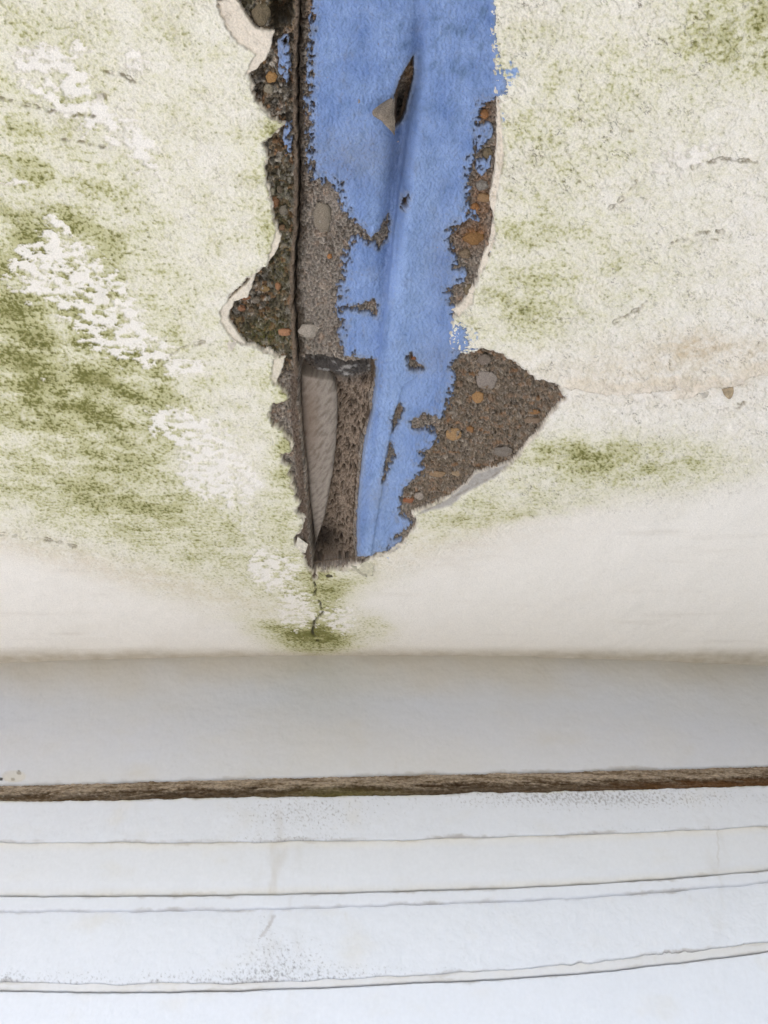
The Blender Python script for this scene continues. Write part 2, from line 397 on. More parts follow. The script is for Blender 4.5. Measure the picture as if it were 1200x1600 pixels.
# relief
xr, yr = X * 0.86 + Y * 0.5, Y * 0.86 - X * 0.5
tw = fbm(xr * 70, yr * 125, 5, 18, 0.62)
def cliff(a): return sstep(a, a + 0.09, tw)
terr = cliff(0.15) + cliff(0.75) + 0.8 * cliff(-0.5)
flk = sstep(560, 800, U) * (0.5 + 0.5 * sstep(-0.5, 0.6, f_big)) + 0.4 * (1 - sstep(440, 560, U))
rough_amt = crust * (1 - 0.7 * sstep(860, 960, V))
rgh = (0.25 + 0.95 * sstep(-0.5, 0.9, fbm(X * 32, Y * 42, 4, 20, 0.6))) * (1 - 0.45 * sstep(820, 1000, U) * sstep(500, 300, V))
line_d = np.maximum.reduce([sstep(0.10, 0.0, np.abs(tw - a)) for a in (0.13, 0.73, -0.52)]) * sstep(0.1, 0.6, fbm(X * 75, Y * 90, 3, 19))
col = mixc(col, lin(96, 84, 62), 0.8 * line_d * flk * rough_amt)  # flake edges: caught dirt and their small shadows, both put into the colour
h = 0.0022 + 0.0008 * (1 - peel) * (1 - 0.6 * clean)
h += rough_amt * (0.0010 * terr * flk + rgh * (0.0007 * f_fin + 0.0010 * f_grn))
h += (1 - rough_amt) * 0.00012 * f_fin
h += 0.0022 * f_big * 0.6
h += 0.0003 * np.clip(P, 0, 1) * f_med * (1 - peel)
for (a, b, s, dep) in ((162, 148, 7, .005), (640, 0, 1, 0), (985, 200, 8, .0025), (1115, 372, 9, .002), (905, 277, 6, .002), (170, 460, 10, .003)):
    h -= dep * blob(U, V, a, b, s, s * 0.7)
# long loose edges of the flaking band on the right
for ln in ([(880, 600), (960, 612), (1010, 608), (1060, 600), (1080, 606)], [(1080, 612), (1110, 602), (1130, 600), (1160, 596)], [(1156, 590), (1172, 582), (1200, 580), (1260, 576)],
           [(640, -20), (640, -30)], [(1050, 620), (1095, 612)], [(700, 300), (700, 301)]):
    d = V - np.interp(U, [p[0] for p in ln], [p[1] for p in ln]) + 3 * fbm(U / 14, V / 30, 2, 44)
    on = sstep(ln[0][0] - 5, ln[0][0] + 8, U) * sstep(ln[-1][0] + 5, ln[-1][0] - 8, U)
    h += on * 0.0026 * sstep(1.2, -0.2, d) * sstep(-26, -4, d)
    col = mixc(col, lin(222, 207, 184), 0.45 * on * sstep(0.5, -1, d) * sstep(-24, -12, d + 5 * f_med))
    col = mixc(col, lin(140, 116, 84), 0.75 * on * sstep(2.0, 0.6, np.abs(d - 0.6)) * np.clip(0.6 + f_med, 0, 1))
for ln in ([(0, 150), (40, 160), (90, 172), (150, 180)], [(100, 215), (150, 222), (165, 226)], [(165, 108), (200, 118), (215, 125)], [(250, 560), (300, 535), (320, 530)],
           [(0, 830), (60, 838), (120, 850)], [(930, 340), (980, 300), (1000, 270)], [(1080, 260), (1130, 245), (1180, 250)], [(1040, 380), (1090, 360), (1130, 358)],
           [(960, 500), (1000, 478), (1010, 470)], [(1120, 640), (1150, 632), (1170, 620)]):
    cd = seg_dist(U, V, ln) + 3.0 * fbm(U / 14, V / 12, 4, 55, 0.6)
    on = sstep(2.0, 0.5, np.abs(cd - 1)) * sstep(-0.4, 0.3, fbm(U / 18, V / 18, 3, 56))
    h -= 0.0016 * on
    h += 0.0014 * sstep(16, 2, cd) * sstep(-1, 2, cd) * sstep(-4, 4, V - np.interp(U, [p[0] for p in ln], [p[1] for p in ln]))
    col = mixc(col, lin(112, 98, 68), 0.65 * on)
crack_line = [(489, 900), (494, 915), (492, 930), (500, 940), (505, 955), (492, 968), (488, 985), (497, 1000)]
cd = seg_dist(U, V, crack_line) + 2.0 * fbm(U / 6, V / 4, 3, 51)
crk = sstep(2.6, 0.8, cd) * sstep(0.0, 0.4, fbm(U / 14, V / 9, 2, 52) + 0.45)
h -= 0.004 * crk
col = mixc(col, lin(90, 84, 66), crk * 0.9)
h -= 0.0016 * np.maximum(rim, greyrim)
col = mixc(col, lin(120, 108, 88), 0.55 * rimline * np.clip(0.5 + fbm(U / 12, V / 12, 2, 25), 0, 1))
cut = sstep(-0.2, 1.8, sdu)
h = h * (1 - cut) - cut * 0.009
col = mixc(col, lin(104, 90, 76) * (1 + 0.25 * f_fin[..., None]), sstep(0.2, 0.5, cut))
keep = sdu < 5
X, Y, Z = soffit(U, V, h)
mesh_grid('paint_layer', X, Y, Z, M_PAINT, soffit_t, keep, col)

# ---- bare concrete behind it
u2 = np.arange(300, 930, 1.25); v2 = np.concatenate([np.linspace(-240, -60, 80), np.arange(-59, 925, 1.25)])
U, V = np.meshgrid(u2, v2)
X, Y, _ = soffit(U, V)
sdd = psd(U, V, DAMAGE, 70)
cav = psd(U, V, CAVITY, 60) + 2.0 * fbm(U / 9, V / 9, 3, 61)
pent = sstep(-8, 8, psd(U, V, PENTAGON, 60) + 5 * fbm(U / 20, V / 20, 2, 62))
lz = sstep(470, 456, U) * sstep(600, 570, V)
wx, wy = X + 0.002 * fbm(X * 150, Y * 150, 2, 63), Y + 0.002 * fbm(X * 150, Y * 150, 2, 64)
f1, f2, cid = worley(wx * 130, wy * 130, 65)
g1, g2, gid = worley(wx * 360, wy * 360, 66)
cf = fbm(X * 420, Y * 480, 3, 67); cm = fbm(X * 90, Y * 100, 3, 68); cg = fbm(X * 900, Y * 950, 2, 69)
shag = 1 - 2.2 * np.abs(fbm(X * 170 + 0.8 * cm, Y * 330 + 0.8 * cm, 4, 73, 0.62))
streak = fbm(X * 260, Y * 90 + X * 60, 3, 70)
q1, q2, qid = worley(wx * 210 + 0.25 * cf, wy * 260 + 0.25 * cf, 75)
stone = sstep(0.44, 0.34, f1) * (cid > 0.80)
pal = np.array([lin(122, 116, 106), lin(96, 88, 76), lin(150, 142, 130), lin(84, 76, 66), lin(122, 106, 86), lin(70, 62, 52), lin(126, 98, 74), lin(102, 92, 78)])
c_l = pal[(gid * 7.99).astype(int)]
col = c_l * np.clip(1.1 + 0.65 * cf + 0.45 * cg, 0.2, 2.4)[..., None]
col = col * (0.62 + 0.85 * qid ** 1.5)[..., None]
stone_c = np.array([lin(128, 122, 112), lin(112, 88, 62), lin(156, 148, 134), lin(146, 108, 76), lin(104, 98, 90), lin(138, 112, 78)])[((cid - .80) / .20 * 5.99).clip(0, 5).astype(int)]
col = col * (1 - (stone * 0.7)[..., None]) + stone_c * (stone * 0.7)[..., None] * (1 + 0.2 * cf[..., None])
mid = (1 - lz) * (1 - pent)
col = col * (1 - 0.65 * mid[..., None]) + 0.65 * mid[..., None] * (1 + 0.18 * shag[..., None]) * mixc(np.ones(U.shape + (3,)) * lin(62, 54, 48), lin(188, 176, 162), sstep(-1.2, 1.0, 0.5 * streak + 0.7 * cf + 0.4 * cg))
col = col * (1 - 0.55 * pent[..., None]) + 0.55 * pent[..., None] * mixc(np.ones(U.shape + (3,)) * lin(38, 33, 28), lin(168, 150, 130), sstep(-1.2, 1.3, shag * 0.9 + 0.5 * cf + 0.5 * cg))
col = mixc(col, lin(40, 34, 28), 0.8 * sstep(0.75, 1.2, cg * .6 + fbm(X * 330, Y * 380, 3, 74) * .7 + 0.3 * cm))
col = mixc(col, lin(176, 168, 156), 0.85 * sstep(0.75, 1.2, fbm(X * 380, Y * 420, 3, 72)) * (0.55 + 0.45 * mid))
col = mixc(col, lin(30, 25, 20), 0.75 * sstep(0.16, 0.02, q2 - q1) * sstep(-0.3, 0.6, cm + 0.5 * cf))
col = mixc(col, lin(150, 104, 62), 0.5 * sstep(0.9, 0.97, qid) * (0.4 + 0.6 * pent))
moss = 0.9 * blob(U, V, 420, 525, 34, 22) + 0.5 * blob(U, V, 440, 330, 14, 60) + 0.5 * blob(U, V, 440, 430, 16, 40) + 0.4 * blob(U, V, 410, 10, 40, 16)
col = mixc(col, lin(88, 88, 38), np.clip(moss * (0.5 + 0.7 * cf), 0, 0.85))
rust = blob(U, V, 738, 370, 18, 14) + 0.8 * blob(U, V, 752, 310, 10, 30) + 0.7 * blob(U, V, 760, 178, 8, 14) + 0.7 * blob(U, V, 500, 8, 14, 18)
col = mixc(col, lin(150, 96, 40), np.clip(rust * (0.55 + 0.5 * cf), 0, 0.8))
pinkw = blob(U, V, 500, 470, 30, 60) * 0.25 + 0.5 * blob(U, V, 516, 320, 16, 22)
col = mixc(col, lin(178, 166, 154), pinkw)
col = mixc(col, lin(142, 134, 122), 0.35 * sstep(0.1, 1.2, fbm(X * 60, Y * 70, 4, 76)) * (1 - 0.4 * lz))
h = -0.0024 + 0.0018 * cm + 0.0024 * cf + 0.0014 * cg + 0.0012 * shag * pent - 0.0012 * sstep(0.2, 0.0, q2 - q1) + 0.0010 * (qid - 0.5) + 0.0014 * stone * sstep(0.44, 0.2, f1) - 0.0005 * pent
h += (0.0006 * (0.45 - g1)) - 0.0016 * sstep(0.9, 1.5, cf + 0.5 * cm)
# broken hollow at the very top, lump of older rendering
h -= 0.012 * sstep(0.45, 0.8, blob(U, V, 440, 10, 16, 30) + 0.15 * cm)
col = mixc(col, lin(46, 38, 26), sstep(0.45, 0.8, blob(U, V, 436, 20, 20, 22) + 0.15 * cm) * 0.8)
# the vertical crack with the thin fin of old sealant beside it
FIN = [(466, -200), (465, 0), (463, 60), (461, 120), (462, 200), (464, 290), (461, 360), (458, 420), (456, 480), (459, 520), (462, 560), (464, 600)]
fu = np.interp(V, [p[1] for p in FIN], [p[0] for p in FIN]) + 3.2 * fbm(V / 34, V * 0, 5, 81, 0.6)
gd = U - fu
fin = sstep(-5.5 + 1.8 * fbm(V / 18, V * 0 + 5, 3, 85), -2.2, gd) * sstep(2.8, 1.4, gd) * sstep(600, 575, V)
grv = sstep(1.5, 3.0, gd) * sstep(7 + 4.0 * np.clip(fbm(V / 25, V * 0, 2, 82), -0.6, 1), 4.0, gd) * sstep(590, 560, V)
h += 0.0022 * fin * (1 + 0.4 * fbm(U / 4, V / 12, 2, 83)); h -= 0.011 * grv
col = mixc(col, lin(128, 112, 96) * (1 + 0.2 * fbm(U / 3, V / 14, 3, 84)[..., None]), fin * 0.9)
col = mixc(col, lin(58, 48, 38), 0.85 * sstep(1.0, 4.0, gd) * sstep(20, 8, gd + 4 * cm) * sstep(600, 560, V))
# deep pocket
deep = sstep(0, 6, np.minimum(cav, sdd - 3))
toL = np.clip((540 - U) / 80, 0, 1)
floor_d = 0.015 + 0.014 * toL + 0.006 * blob(U, V, 512, 865, 26, 22)
wpx = 0.006 * fbm(X * 60, Y * 40, 3, 89)
pr = 1.1 - 2.6 * np.abs(fbm((X + 0.45 * Y + wpx) * 230, (Y - 0.45 * X) * 55, 5, 86, 0.62))
h = h * (1 - deep) + deep * (-floor_d + 0.0034 * pr * (1 - np.clip(1.3 * blob(U, V, 535, 578, 50, 16), 0, 1)) + 0.0020 * cf + 0.004 * fbm(X * 45, Y * 30, 2, 87))
pc = mixc(np.ones(U.shape + (3,)) * lin(150, 132, 114), lin(58, 48, 40), sstep(0.9, -0.9, pr + 0.6 * cf + 0.5 * cg))
pc = mixc(pc, lin(176, 160, 142), 0.7 * sstep(0.7, 1.3, pr + 0.5 * cf))
pc = mixc(pc, lin(38, 32, 27), blob(U, V, 505, 862, 22, 22) * 0.9)
swirl = blob(U, V, 535, 580, 48, 14)
pc = mixc(pc, lin(70, 68, 66), np.clip(swirl * 1.3, 0, 0.9)); pc = mixc(pc, lin(158, 154, 148), np.clip(swirl * 1.4, 0, 1) * sstep(0.2, 0.7, fbm(U / 22, V / 7, 3, 88)))
h += deep * swirl * (0.009 + 0.002 * fbm(U / 20, V / 7, 3, 88))
col = col * (1 - deep[..., None]) + pc * deep[..., None]
# brown lip along the pocket's left side
lip = sstep(0, 3, -cav) * sstep(15, 9, -cav) * sstep(560, 600, V) * sstep(520, 500, U)
h += 0.0015 * lip
col = mixc(col, lin(98, 80, 66) * (1 + .25 * cf[..., None]), lip * 0.7)
h -= valley_h(U, V)
tear = psd(U, V, HOLES[0], 30)
h -= 0.014 * sstep(-5, 6, tear) * (1 - 0.75 * blob(U, V, 640, 130, 8, 26))
col = mixc(col, lin(112, 84, 52), 0.7 * blob(U, V, 640, 125, 8, 24)); col = mixc(col, lin(30, 26, 22), 0.9 * sstep(-2, 4, tear) * blob(U, V, 622, 178, 9, 26))
far_out = sstep(-8, -25, sdd)
h = h * (1 - far_out) - 0.003 * far_out
X, Y, Z = soffit(U, V, h)
mesh_grid('bare_concrete', X, Y, Z, M_CONC, soffit_t, sdd > -40, col)

# ---- blue coating
u3 = np.arange(420, 830, 1.1); v3 = np.concatenate([np.linspace(-240, -60, 70), np.arange(-59, 885, 1.1)])
U, V = np.meshgrid(u3, v3)
X, Y, _ = soffit(U, V)
sdb = psd(U, V, BLUE, 60)
ragged = sstep(560, 480, U) * sstep(260, 300, V) + sstep(600, 680, U)
nfr = 9.0 * fbm(U / 22 + V / 40, V / 9, 4, 91, 0.6) + 5.5 * fbm(U / 9, V / 3.2, 3, 92, 0.65)
straight = np.clip(blob(U, V, 575, 720, 22, 110) + blob(U, V, 780, 40, 20, 80), 0, 1)
s = sdb + nfr * (0.35 + 0.65 * np.clip(ragged, 0, 1)) * (1 - 0.8 * straight)
for pl in BLUE_ISLES:
    s = np.maximum(s, psd(U, V, pl, 30) + 2.5 * fbm(U / 7, V / 9, 2, 93))
hole = np.full(U.shape, -60.0)
for i, pl in enumerate(HOLES):
    hole = np.maximum(hole, psd(U, V, pl, 30) + (1.0 if i == 0 else 4.5) * fbm(U / 7, V / 5, 4, 94, 0.65))
nearL = blob(U, V, 478, 180, 24, 130) + 0.6 * blob(U, V, 520, 330, 40, 60) + 0.55 * blob(U, V, 540, 480, 30, 90) + 0.5 * blob(U, V, 735, 250, 18, 120) + 0.5 * blob(U, V, 670, 640, 40, 60) + .5 * blob(U, V, 620, 820, 30, 30)
spk = fbm(U / 9, V / 10, 4, 95, 0.62)
hole = np.maximum(hole, 9 * (spk - 1.85 + 0.95 * nearL + 1.15 * sstep(30, 2, sdb) * (1 - straight)))
s = np.minimum(s, -hole)
brush = fbm(U / 5 + V / 60 + 0.8 * fbm(U / 20, V / 20, 2, 104), V / 26, 4, 96, 0.6); blot = fbm(U / 45, V / 60, 4, 97); weave = fbm(U / 4.4, V / 4.8, 3, 98, 0.7)
col = np.ones(U.shape + (3,)) * lin(128, 152, 196)
col = mixc(col, lin(92, 120, 170), sstep(-0.4, 1.2, 0.8 * blot + 0.5 * brush) * 0.8)
col = mixc(col, lin(164, 186, 220), sstep(0.0, 1.3, -0.6 * blot + 0.8 * weave + 0.4 * brush) * 0.6)
col = mixc(col, lin(94, 104, 124), sstep(0.2, 1.3, weave + 0.5 * fbm(U / 12, V / 12, 3, 102)) * 0.55)
topd = sstep(240, 20, V) * sstep(600, 660, U)
col = mixc(col, lin(92, 116, 146), np.clip(sstep(-0.2, 1.1, fbm(U / 20 + V / 50, V / 30, 5, 99, .6)) * (0.42 + 0.5 * topd), 0, 0.8))
fold_shade = blob(U, V, 624, 260, 13, 75) + 0.6 * blob(U, V, 650, 70, 12, 60) + 0.5 * blob(U, V, 600, 430, 7, 90)
col = mixc(col, lin(70, 92, 132), np.clip(0.75 * fold_shade * (0.8 + 0.4 * brush), 0, 0.85))  # darker blue along the crease: groove shade painted into the coating, with some grime
lit_side = sstep(0, 10, U - np.interp(V, [0, 120, 200, 340, 480, 600, 870], [672, 668, 652, 628, 606, 592, 562])) * sstep(150, 330, V) * sstep(95, 30, U - np.interp(V, [0, 340, 600, 870], [655, 616, 590, 556]))
col = mixc(col, lin(160, 184, 222), 0.4 * lit_side * (0.8 + 0.5 * weave))  # paler blue right of the crease: light on that side painted into the colour
dirt = sstep(0.1, 1.2, fbm(U / 24, V / 34, 5, 105, 0.65)) * (0.35 + 0.4 * sstep(640, 500, U))
col = mixc(col, lin(120, 124, 132), 0.65 * dirt)
col = mixc(col, lin(96, 88, 82), 0.7 * sstep(1.0, 1.5, fbm(U / 7, V / 8, 4, 106, 0.65) + 0.5 * nearL + 0.4 * blob(U, V, 540, 250, 60, 60)))
grime = blob(U, V, 560, 245, 50, 30) * 0.5 + 0.35 * blob(U, V, 680, 560, 30, 20) + 0.3 * blob(U, V, 690, 400, 20, 60) + 0.4 * blob(U, V, 590, 770, 14, 14)
col = mixc(col, lin(132, 136, 144), np.clip(grime * (0.7 + 0.5 * weave), 0, 0.7))
col = mixc(col, lin(66, 70, 80), 0.8 * sstep(0.95, 1.5, fbm(U / 5, V / 6, 3, 100, 0.6) + 0.45 * nearL + 0.3 * dirt))
thin = sstep(9, 0.5, s + 3 * weave)
col = mixc(col, lin(134, 140, 150), 0.6 * thin)
ov = psd(U, V, STRIP_OVERLAY, 60)
ovr = sstep(-1.5, 1.8, ov + 0.8 * fbm(U / 8, V / 20, 2, 103))
rr = sstep(150, 330, V)
h = 0.0014 + 0.0004 * brush + 0.0008 * weave + 0.0008 * fbm(U / 28, V / 40, 3, 101)
h += 0.0065 * sstep(75, 12, U - np.interp(V, [0, 120, 200, 340, 480, 600], [655, 650, 632, 616, 600, 590])) * ovr * rr * sstep(780, 560, V) + 0.003 * ovr * sstep(560, 700, V)
h -= valley_h(U, V)
ond = psd(U, V, DAMAGE, 40)
h += 0.0026 * sstep(3, -2, ond)
gone = sstep(1.6, -0.8, s)
col = mixc(col, lin(84, 70, 56), sstep(1.2, 0.0, s))
h = h - gone * 0.009
depth_hole = sstep(0, 4, psd(U, V, HOLES[0], 30))
X, Y, Z = soffit(U, V, h)
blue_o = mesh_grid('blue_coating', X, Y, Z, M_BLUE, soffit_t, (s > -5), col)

# ---- things of the soffit that stand proud
def soff_pt(u, v, hh):
    x, y, z = soffit(np.array(float(u)), np.array(float(v)), hh)
    return np.array([float(x), float(y), float(z)])

def pebble(u, v, ru, rv, hh, c, seed):
    nr, nc = 14, 24
    th = np.linspace(0.0, math.pi, nr)[:, None]; ph = np.linspace(0, 2 * math.pi, nc)[None, :]
    n = 1 + 0.26 * fbm(2 + 1.3 * np.sin(th) * np.cos(ph) + seed, 2 + 1.3 * np.sin(th) * np.sin(ph) + 1.1 * np.cos(th), 3, seed)
    n[:, -1] = n[:, 0]
    uu = u + ru * np.sin(th) * np.cos(ph) * n; vv = v + rv * np.sin(th) * np.sin(ph) * n
    x, y, z = soffit(uu, vv, 0.0)
    z = z + 0.0016 - 0.9 * hh * np.cos(th) * n * (1 + 0.25 * fbm(uu / 7, vv / 6, 3, seed + 7)) + 0 * ph
    c = [0.62 * a_ + 0.38 * b_ for a_, b_ in zip(c, (126, 114, 100))]
    colr = np.ones(uu.shape + (3,)) * lin(*c) * (1 + 0.15 * fbm(uu / 5, vv / 3, 3, seed)[..., None])
    o = mesh_grid('pebble', x, y, z, M_CONC, soffit_t, None, colr)
    return o
PEBBLES = [(760, 595, 17, 14, .0018, (150, 140, 132)), (747, 622, 9, 9, .0022, (178, 128, 74)), (709, 680, 12, 10, .0016, (182, 138, 86)), (757, 563, 10, 9, .002, (118, 106, 96)),
           (786, 707, 15, 8, .0022, (124, 116, 108)), (735, 672, 6, 5, .002, (150, 98, 52)),
           (832, 658, 14, 5, .002, (140, 116, 94)), (835, 645, 9, 4, .002, (154, 104, 58)), (684, 742, 12, 5, .0018, (158, 126, 92)), (713, 741, 8, 4, .002, (176, 148, 112)),
           (638, 783, 9, 4, .002, (170, 96, 60)), (655, 776, 8, 6, .002, (170, 158, 146)), (445, 520, 11, 6, .0035, (178, 118, 78)), (482, 518, 16, 11, .0030, (176, 166, 152)),
           (504, 340, 15, 23, .0028, (134, 124, 108)), (424, 122, 9, 9, .003, (172, 122, 62)), (420, 140, 8, 9, .003, (140, 132, 112)), (740, 372, 15, 11, .003, (134, 88, 40)), (757, 310, 12, 7, .003, (150, 112, 72)),
           (753, 290, 10, 8, .003, (132, 128, 122)), (757, 180, 7, 8, .003, (150, 92, 46)), (762, 240, 8, 9, .003, (104, 90, 66)), (424, 300, 6, 6, .0025, (138, 134, 112)), (437, 297, 5, 6, .0025, (84, 74, 58)),
           (430, 317, 6, 8, .0025, (116, 72, 42)), (443, 330, 7, 8, .0025, (112, 106, 92)), (434, 448, 5, 6, .0025, (166, 108, 66)), (414, 452, 8, 5, .0025, (134, 104, 60)), (377, 483, 6, 5, .0025, (140, 88, 58)),
           (384, 466, 8, 4, .0025, (136, 86, 56)), (735, 455, 10, 10, .0025, (112, 98, 72)), (648, 560, 6, 4, .003, (138, 78, 42)), (500, 10, 10, 16, .002, (160, 96, 62)), (408, 22, 14, 18, .004, (104, 92, 68)),
           (515, 402, 4, 4, .002, (176, 110, 56)), (440, 357, 5, 5, .0025, (120, 88, 60)), (400, 470, 6, 5, .0025, (122, 112, 98)), (742, 325, 7, 6, .003, (158, 98, 48)), (727, 398, 9, 7, .003, (120, 100, 76))]
for i, p in enumerate(PEBBLES):
    pebble(*p, seed=200 + i)

def flake(name, pts, hs, mat, c, curl=0.0, parent=None, thick=0.0006, lab=None):
    """a thin curled sheet through a 2-D lattice of photo points; hs = height of each lattice row"""
    a = np.array(pts, float)                      # rows x 2 ends x 2
    nr, nc = 14, 12
    t = np.linspace(0, 1, nr); r0 = np.linspace(0, 1, len(a))
    L = np.stack([np.interp(t, r0, a[:, 0, k]) for k in (0, 1)], -1)
    R = np.stack([np.interp(t, r0, a[:, 1, k]) for k in (0, 1)], -1)
    H = np.interp(t, r0, hs)
    s_ = np.linspace(0, 1, nc)
    uu = L[:, None, 0] * (1 - s_) + R[:, None, 0] * s_
    vv = L[:, None, 1] * (1 - s_) + R[:, None, 1] * s_
    uu = uu + 0.7 * fbm(uu / 6, vv / 6, 2, 7)
    hh = H[:, None] + curl * np.sin(s_ * math.pi)[None, :] + 0.0003 * fbm(uu / 5, vv / 5, 2, 8)
    top = soffit(uu, vv, hh); bot = soffit(uu, vv, hh - thick)
    X_ = np.concatenate([top[0], bot[0][::-1]], 0); Y_ = np.concatenate([top[1], bot[1][::-1]], 0); Z_ = np.concatenate([top[2], bot[2][::-1]], 0)
    X_, Y_, Z_ = (np.concatenate([q, q[:1]], 0) for q in (X_, Y_, Z_))
    cc = np.ones(X_.shape + (3,)) * lin(*c) * np.clip(1 + 0.32 * fbm(X_ * 300, Y_ * 300, 4, 9), 0.3, 1.4)[..., None]
    o = mesh_grid(name, X_, Y_, Z_, mat, parent, None, cc)
    if lab: o['label'] = lab
    return o
flake('torn_flap', [[(612, 152), (617, 150)], [(596, 158), (617, 163)], [(583, 164), (615, 172)], [(581, 171), (618, 180)], [(594, 178), (616, 188)], [(600, 188), (618, 196)], [(611, 196), (616, 203)], [(615, 207), (617, 206)]], [.001, .005, .010, .012, .009, .008, .005, .002], M_CONC, (136, 124, 110), .0045, blue_o,
      lab='grey underside of the curled torn flap')
for pts, hs, c in (([[(556, 884), (576, 872)], [(566, 890), (584, 880)], [(578, 893), (583, 892)]], [.002, .005, .007], (196, 190, 166)),
                   ([[(548, 882), (566, 884)], [(560, 892), (572, 890)], [(572, 897), (574, 896)]], [.002, .004, .005], (176, 170, 148)),
                   ([[(362, 524), (372, 532)], [(356, 532), (366, 540)], [(358, 541), (364, 542)]], [.0026, .0045, .006], (212, 202, 186)),
                   ([[(466, 836), (482, 848)], [(462, 848), (478, 856)], [(470, 856), (478, 858)]], [.0026, .005, .006], (214, 206, 190)),
                   ([[(1126, 604), (1144, 600)], [(1128, 611), (1143, 609)], [(1134, 616), (1139, 616)]], [.004, .006, .007], (168, 150, 122)),
                   ([[(1094, 598), (1118, 594)], [(1098, 604), (1116, 600)]], [.0025, .0028], (196, 186, 168)),
                   ([[(1090, 612), (1108, 608)], [(1095, 620), (1104, 618)]], [.0025, .0028], (194, 186, 172)),
                   ([[(508, 894), (518, 893)], [(510, 898), (520, 898)]], [.002, .004], (84, 78, 62))):
    flake('paint_flake', pts, hs, M_PAINT, c, .0006, soffit_t)

# ---- slab body above
boxes('slab_body', [(-2.6, 2.6, 0.02, 1.3, 0.83, 1.2), (-2.6, 2.6, -0.03, 0.02, 0.605, 1.2), (-2.66, -2.6, -0.03, 1.3, 0.60, 1.2), (2.6, 2.66, -0.03, 1.3, 0.60, 1.2)], M_PLAIN, soffit_t)

# ------------------------------------------------------------------ filler board wedged in the pocket
vb = np.arange(592, 866, 1.0)
Lb = np.interp(vb, [592, 640, 700, 760, 820, 850, 866], [468, 470, 474, 480, 486, 489, 490]) 
Rb = np.interp(vb, [592, 600, 615, 640, 690, 740, 780, 820, 850, 866], [512, 521, 525, 527, 525, 520, 513, 505, 496, 491])
cs = np.concatenate([[0, 0, 0], np.linspace(0, 1, 46), [1, 1, 1]])
off = np.concatenate([[.022, .012, .004], np.zeros(46), [.004, .012, .022]])
Ub = Lb[:, None] + (Rb - Lb)[:, None] * cs[None, :]
Vb = np.repeat(vb[:, None], len(cs), 1)
Ub = Ub + 0.8 * fbm(Ub / 9, Vb / 9, 2, 301)
xs, ys, _ = soffit(Ub, Vb)
st = fbm((xs * 1.0 + ys * .55) * 320, (ys - .6 * xs) * 60, 4, 302)
ends = sstep(0, 5, vb - 592)[:, None]
hb = -0.0095 + 0.0085 * cs[None, :] - off[None, :] - 0.004 * (np.abs(cs[None, :] - .5) * 2) ** 6 + 0.0005 * st + 0.0012 * fbm(Ub / 30, Vb / 60, 2, 303) - 0.015 * (1 - ends)
hb = hb - 0.010 * sstep(800, 866, Vb)
colb = mixc(np.ones(Ub.shape + (3,)) * lin(146, 136, 124), lin(112, 101, 90), sstep(-0.4, 1.0, st))
colb = mixc(colb, lin(164, 154, 142), 0.6 * sstep(0.4, 1.2, fbm(Ub / 18 + Vb / 30, Vb / 45, 3, 304)))
colb = mixc(colb, lin(90, 74, 60), 0.8 * sstep(1.0, 1.5, fbm((xs + ys * .55) * 500, (ys - .6 * xs) * 150, 3, 305)))
colb = mixc(colb, lin(110, 88, 70), 0.5 * blob(Ub, Vb, 482, 660, 12, 50))
x_, y_, z_ = soffit(Ub, Vb, hb)
tag(mesh_grid('filler_board', x_, y_, z_, M_WOOD, None, None, colb), 'smooth grey tapering filler board wedged in the deep crack of the soffit', 'filler board')

# ------------------------------------------------------------------ wall courses below the soffit
def wall_pt(u, v, yd):
    """point at depth yd (metres from the lens along the ground) seen at photo u, v"""
    z = yd * np.tan(PITCH + np.arctan((800 - v) / F))
    return (u - 600.0) / F * (yd * CP + z * SP), yd, z
EU = [-300, 0, 300, 600, 900, 1200, 1500]
EDGE = {'top': [985, 985, 985, 985, 985, 985, 985], 'T': [1231, 1227, 1219, 1211, 1205, 1196, 1186], 'E0': [1252, 1250, 1246, 1241, 1234, 1226, 1218],
        'E1': [1315, 1316, 1316, 1312, 1304, 1291, 1274], 'E2': [1400, 1400, 1399, 1393, 1382, 1360, 1330], 'E3': [1425, 1424, 1422, 1414, 1402, 1379, 1350],
        'E4': [1533, 1536, 1537, 1526, 1506, 1471, 1425], 'E5': [1546, 1548, 1549, 1538, 1521, 1486, 1440]}
def edge(name, u, wob=0.0, seed=0):
    from_u = np.clip(u, -300, 1500)
    xp = np.array(EU, float); yp = np.array(EDGE[name], float)
    v = smooth_interp(from_u, xp, yp)
    chip = 0
    if name == 'E4': chip = -6 * np.clip(fbm(u / 40, u * 0 + 8.1, 5, 9, 0.65) - 0.1, 0, 1) * sstep(820, 960, u)
    return v + wob * fbm(u / 55, u * 0 + 3.3, 5, seed, 0.58) + chip
uw = u_axis(-110, 1310, 1.25)
def wall_curve(u):
    return 0.030 * (np.clip(u - 560, -1200, 1200) / 600.0) ** 2

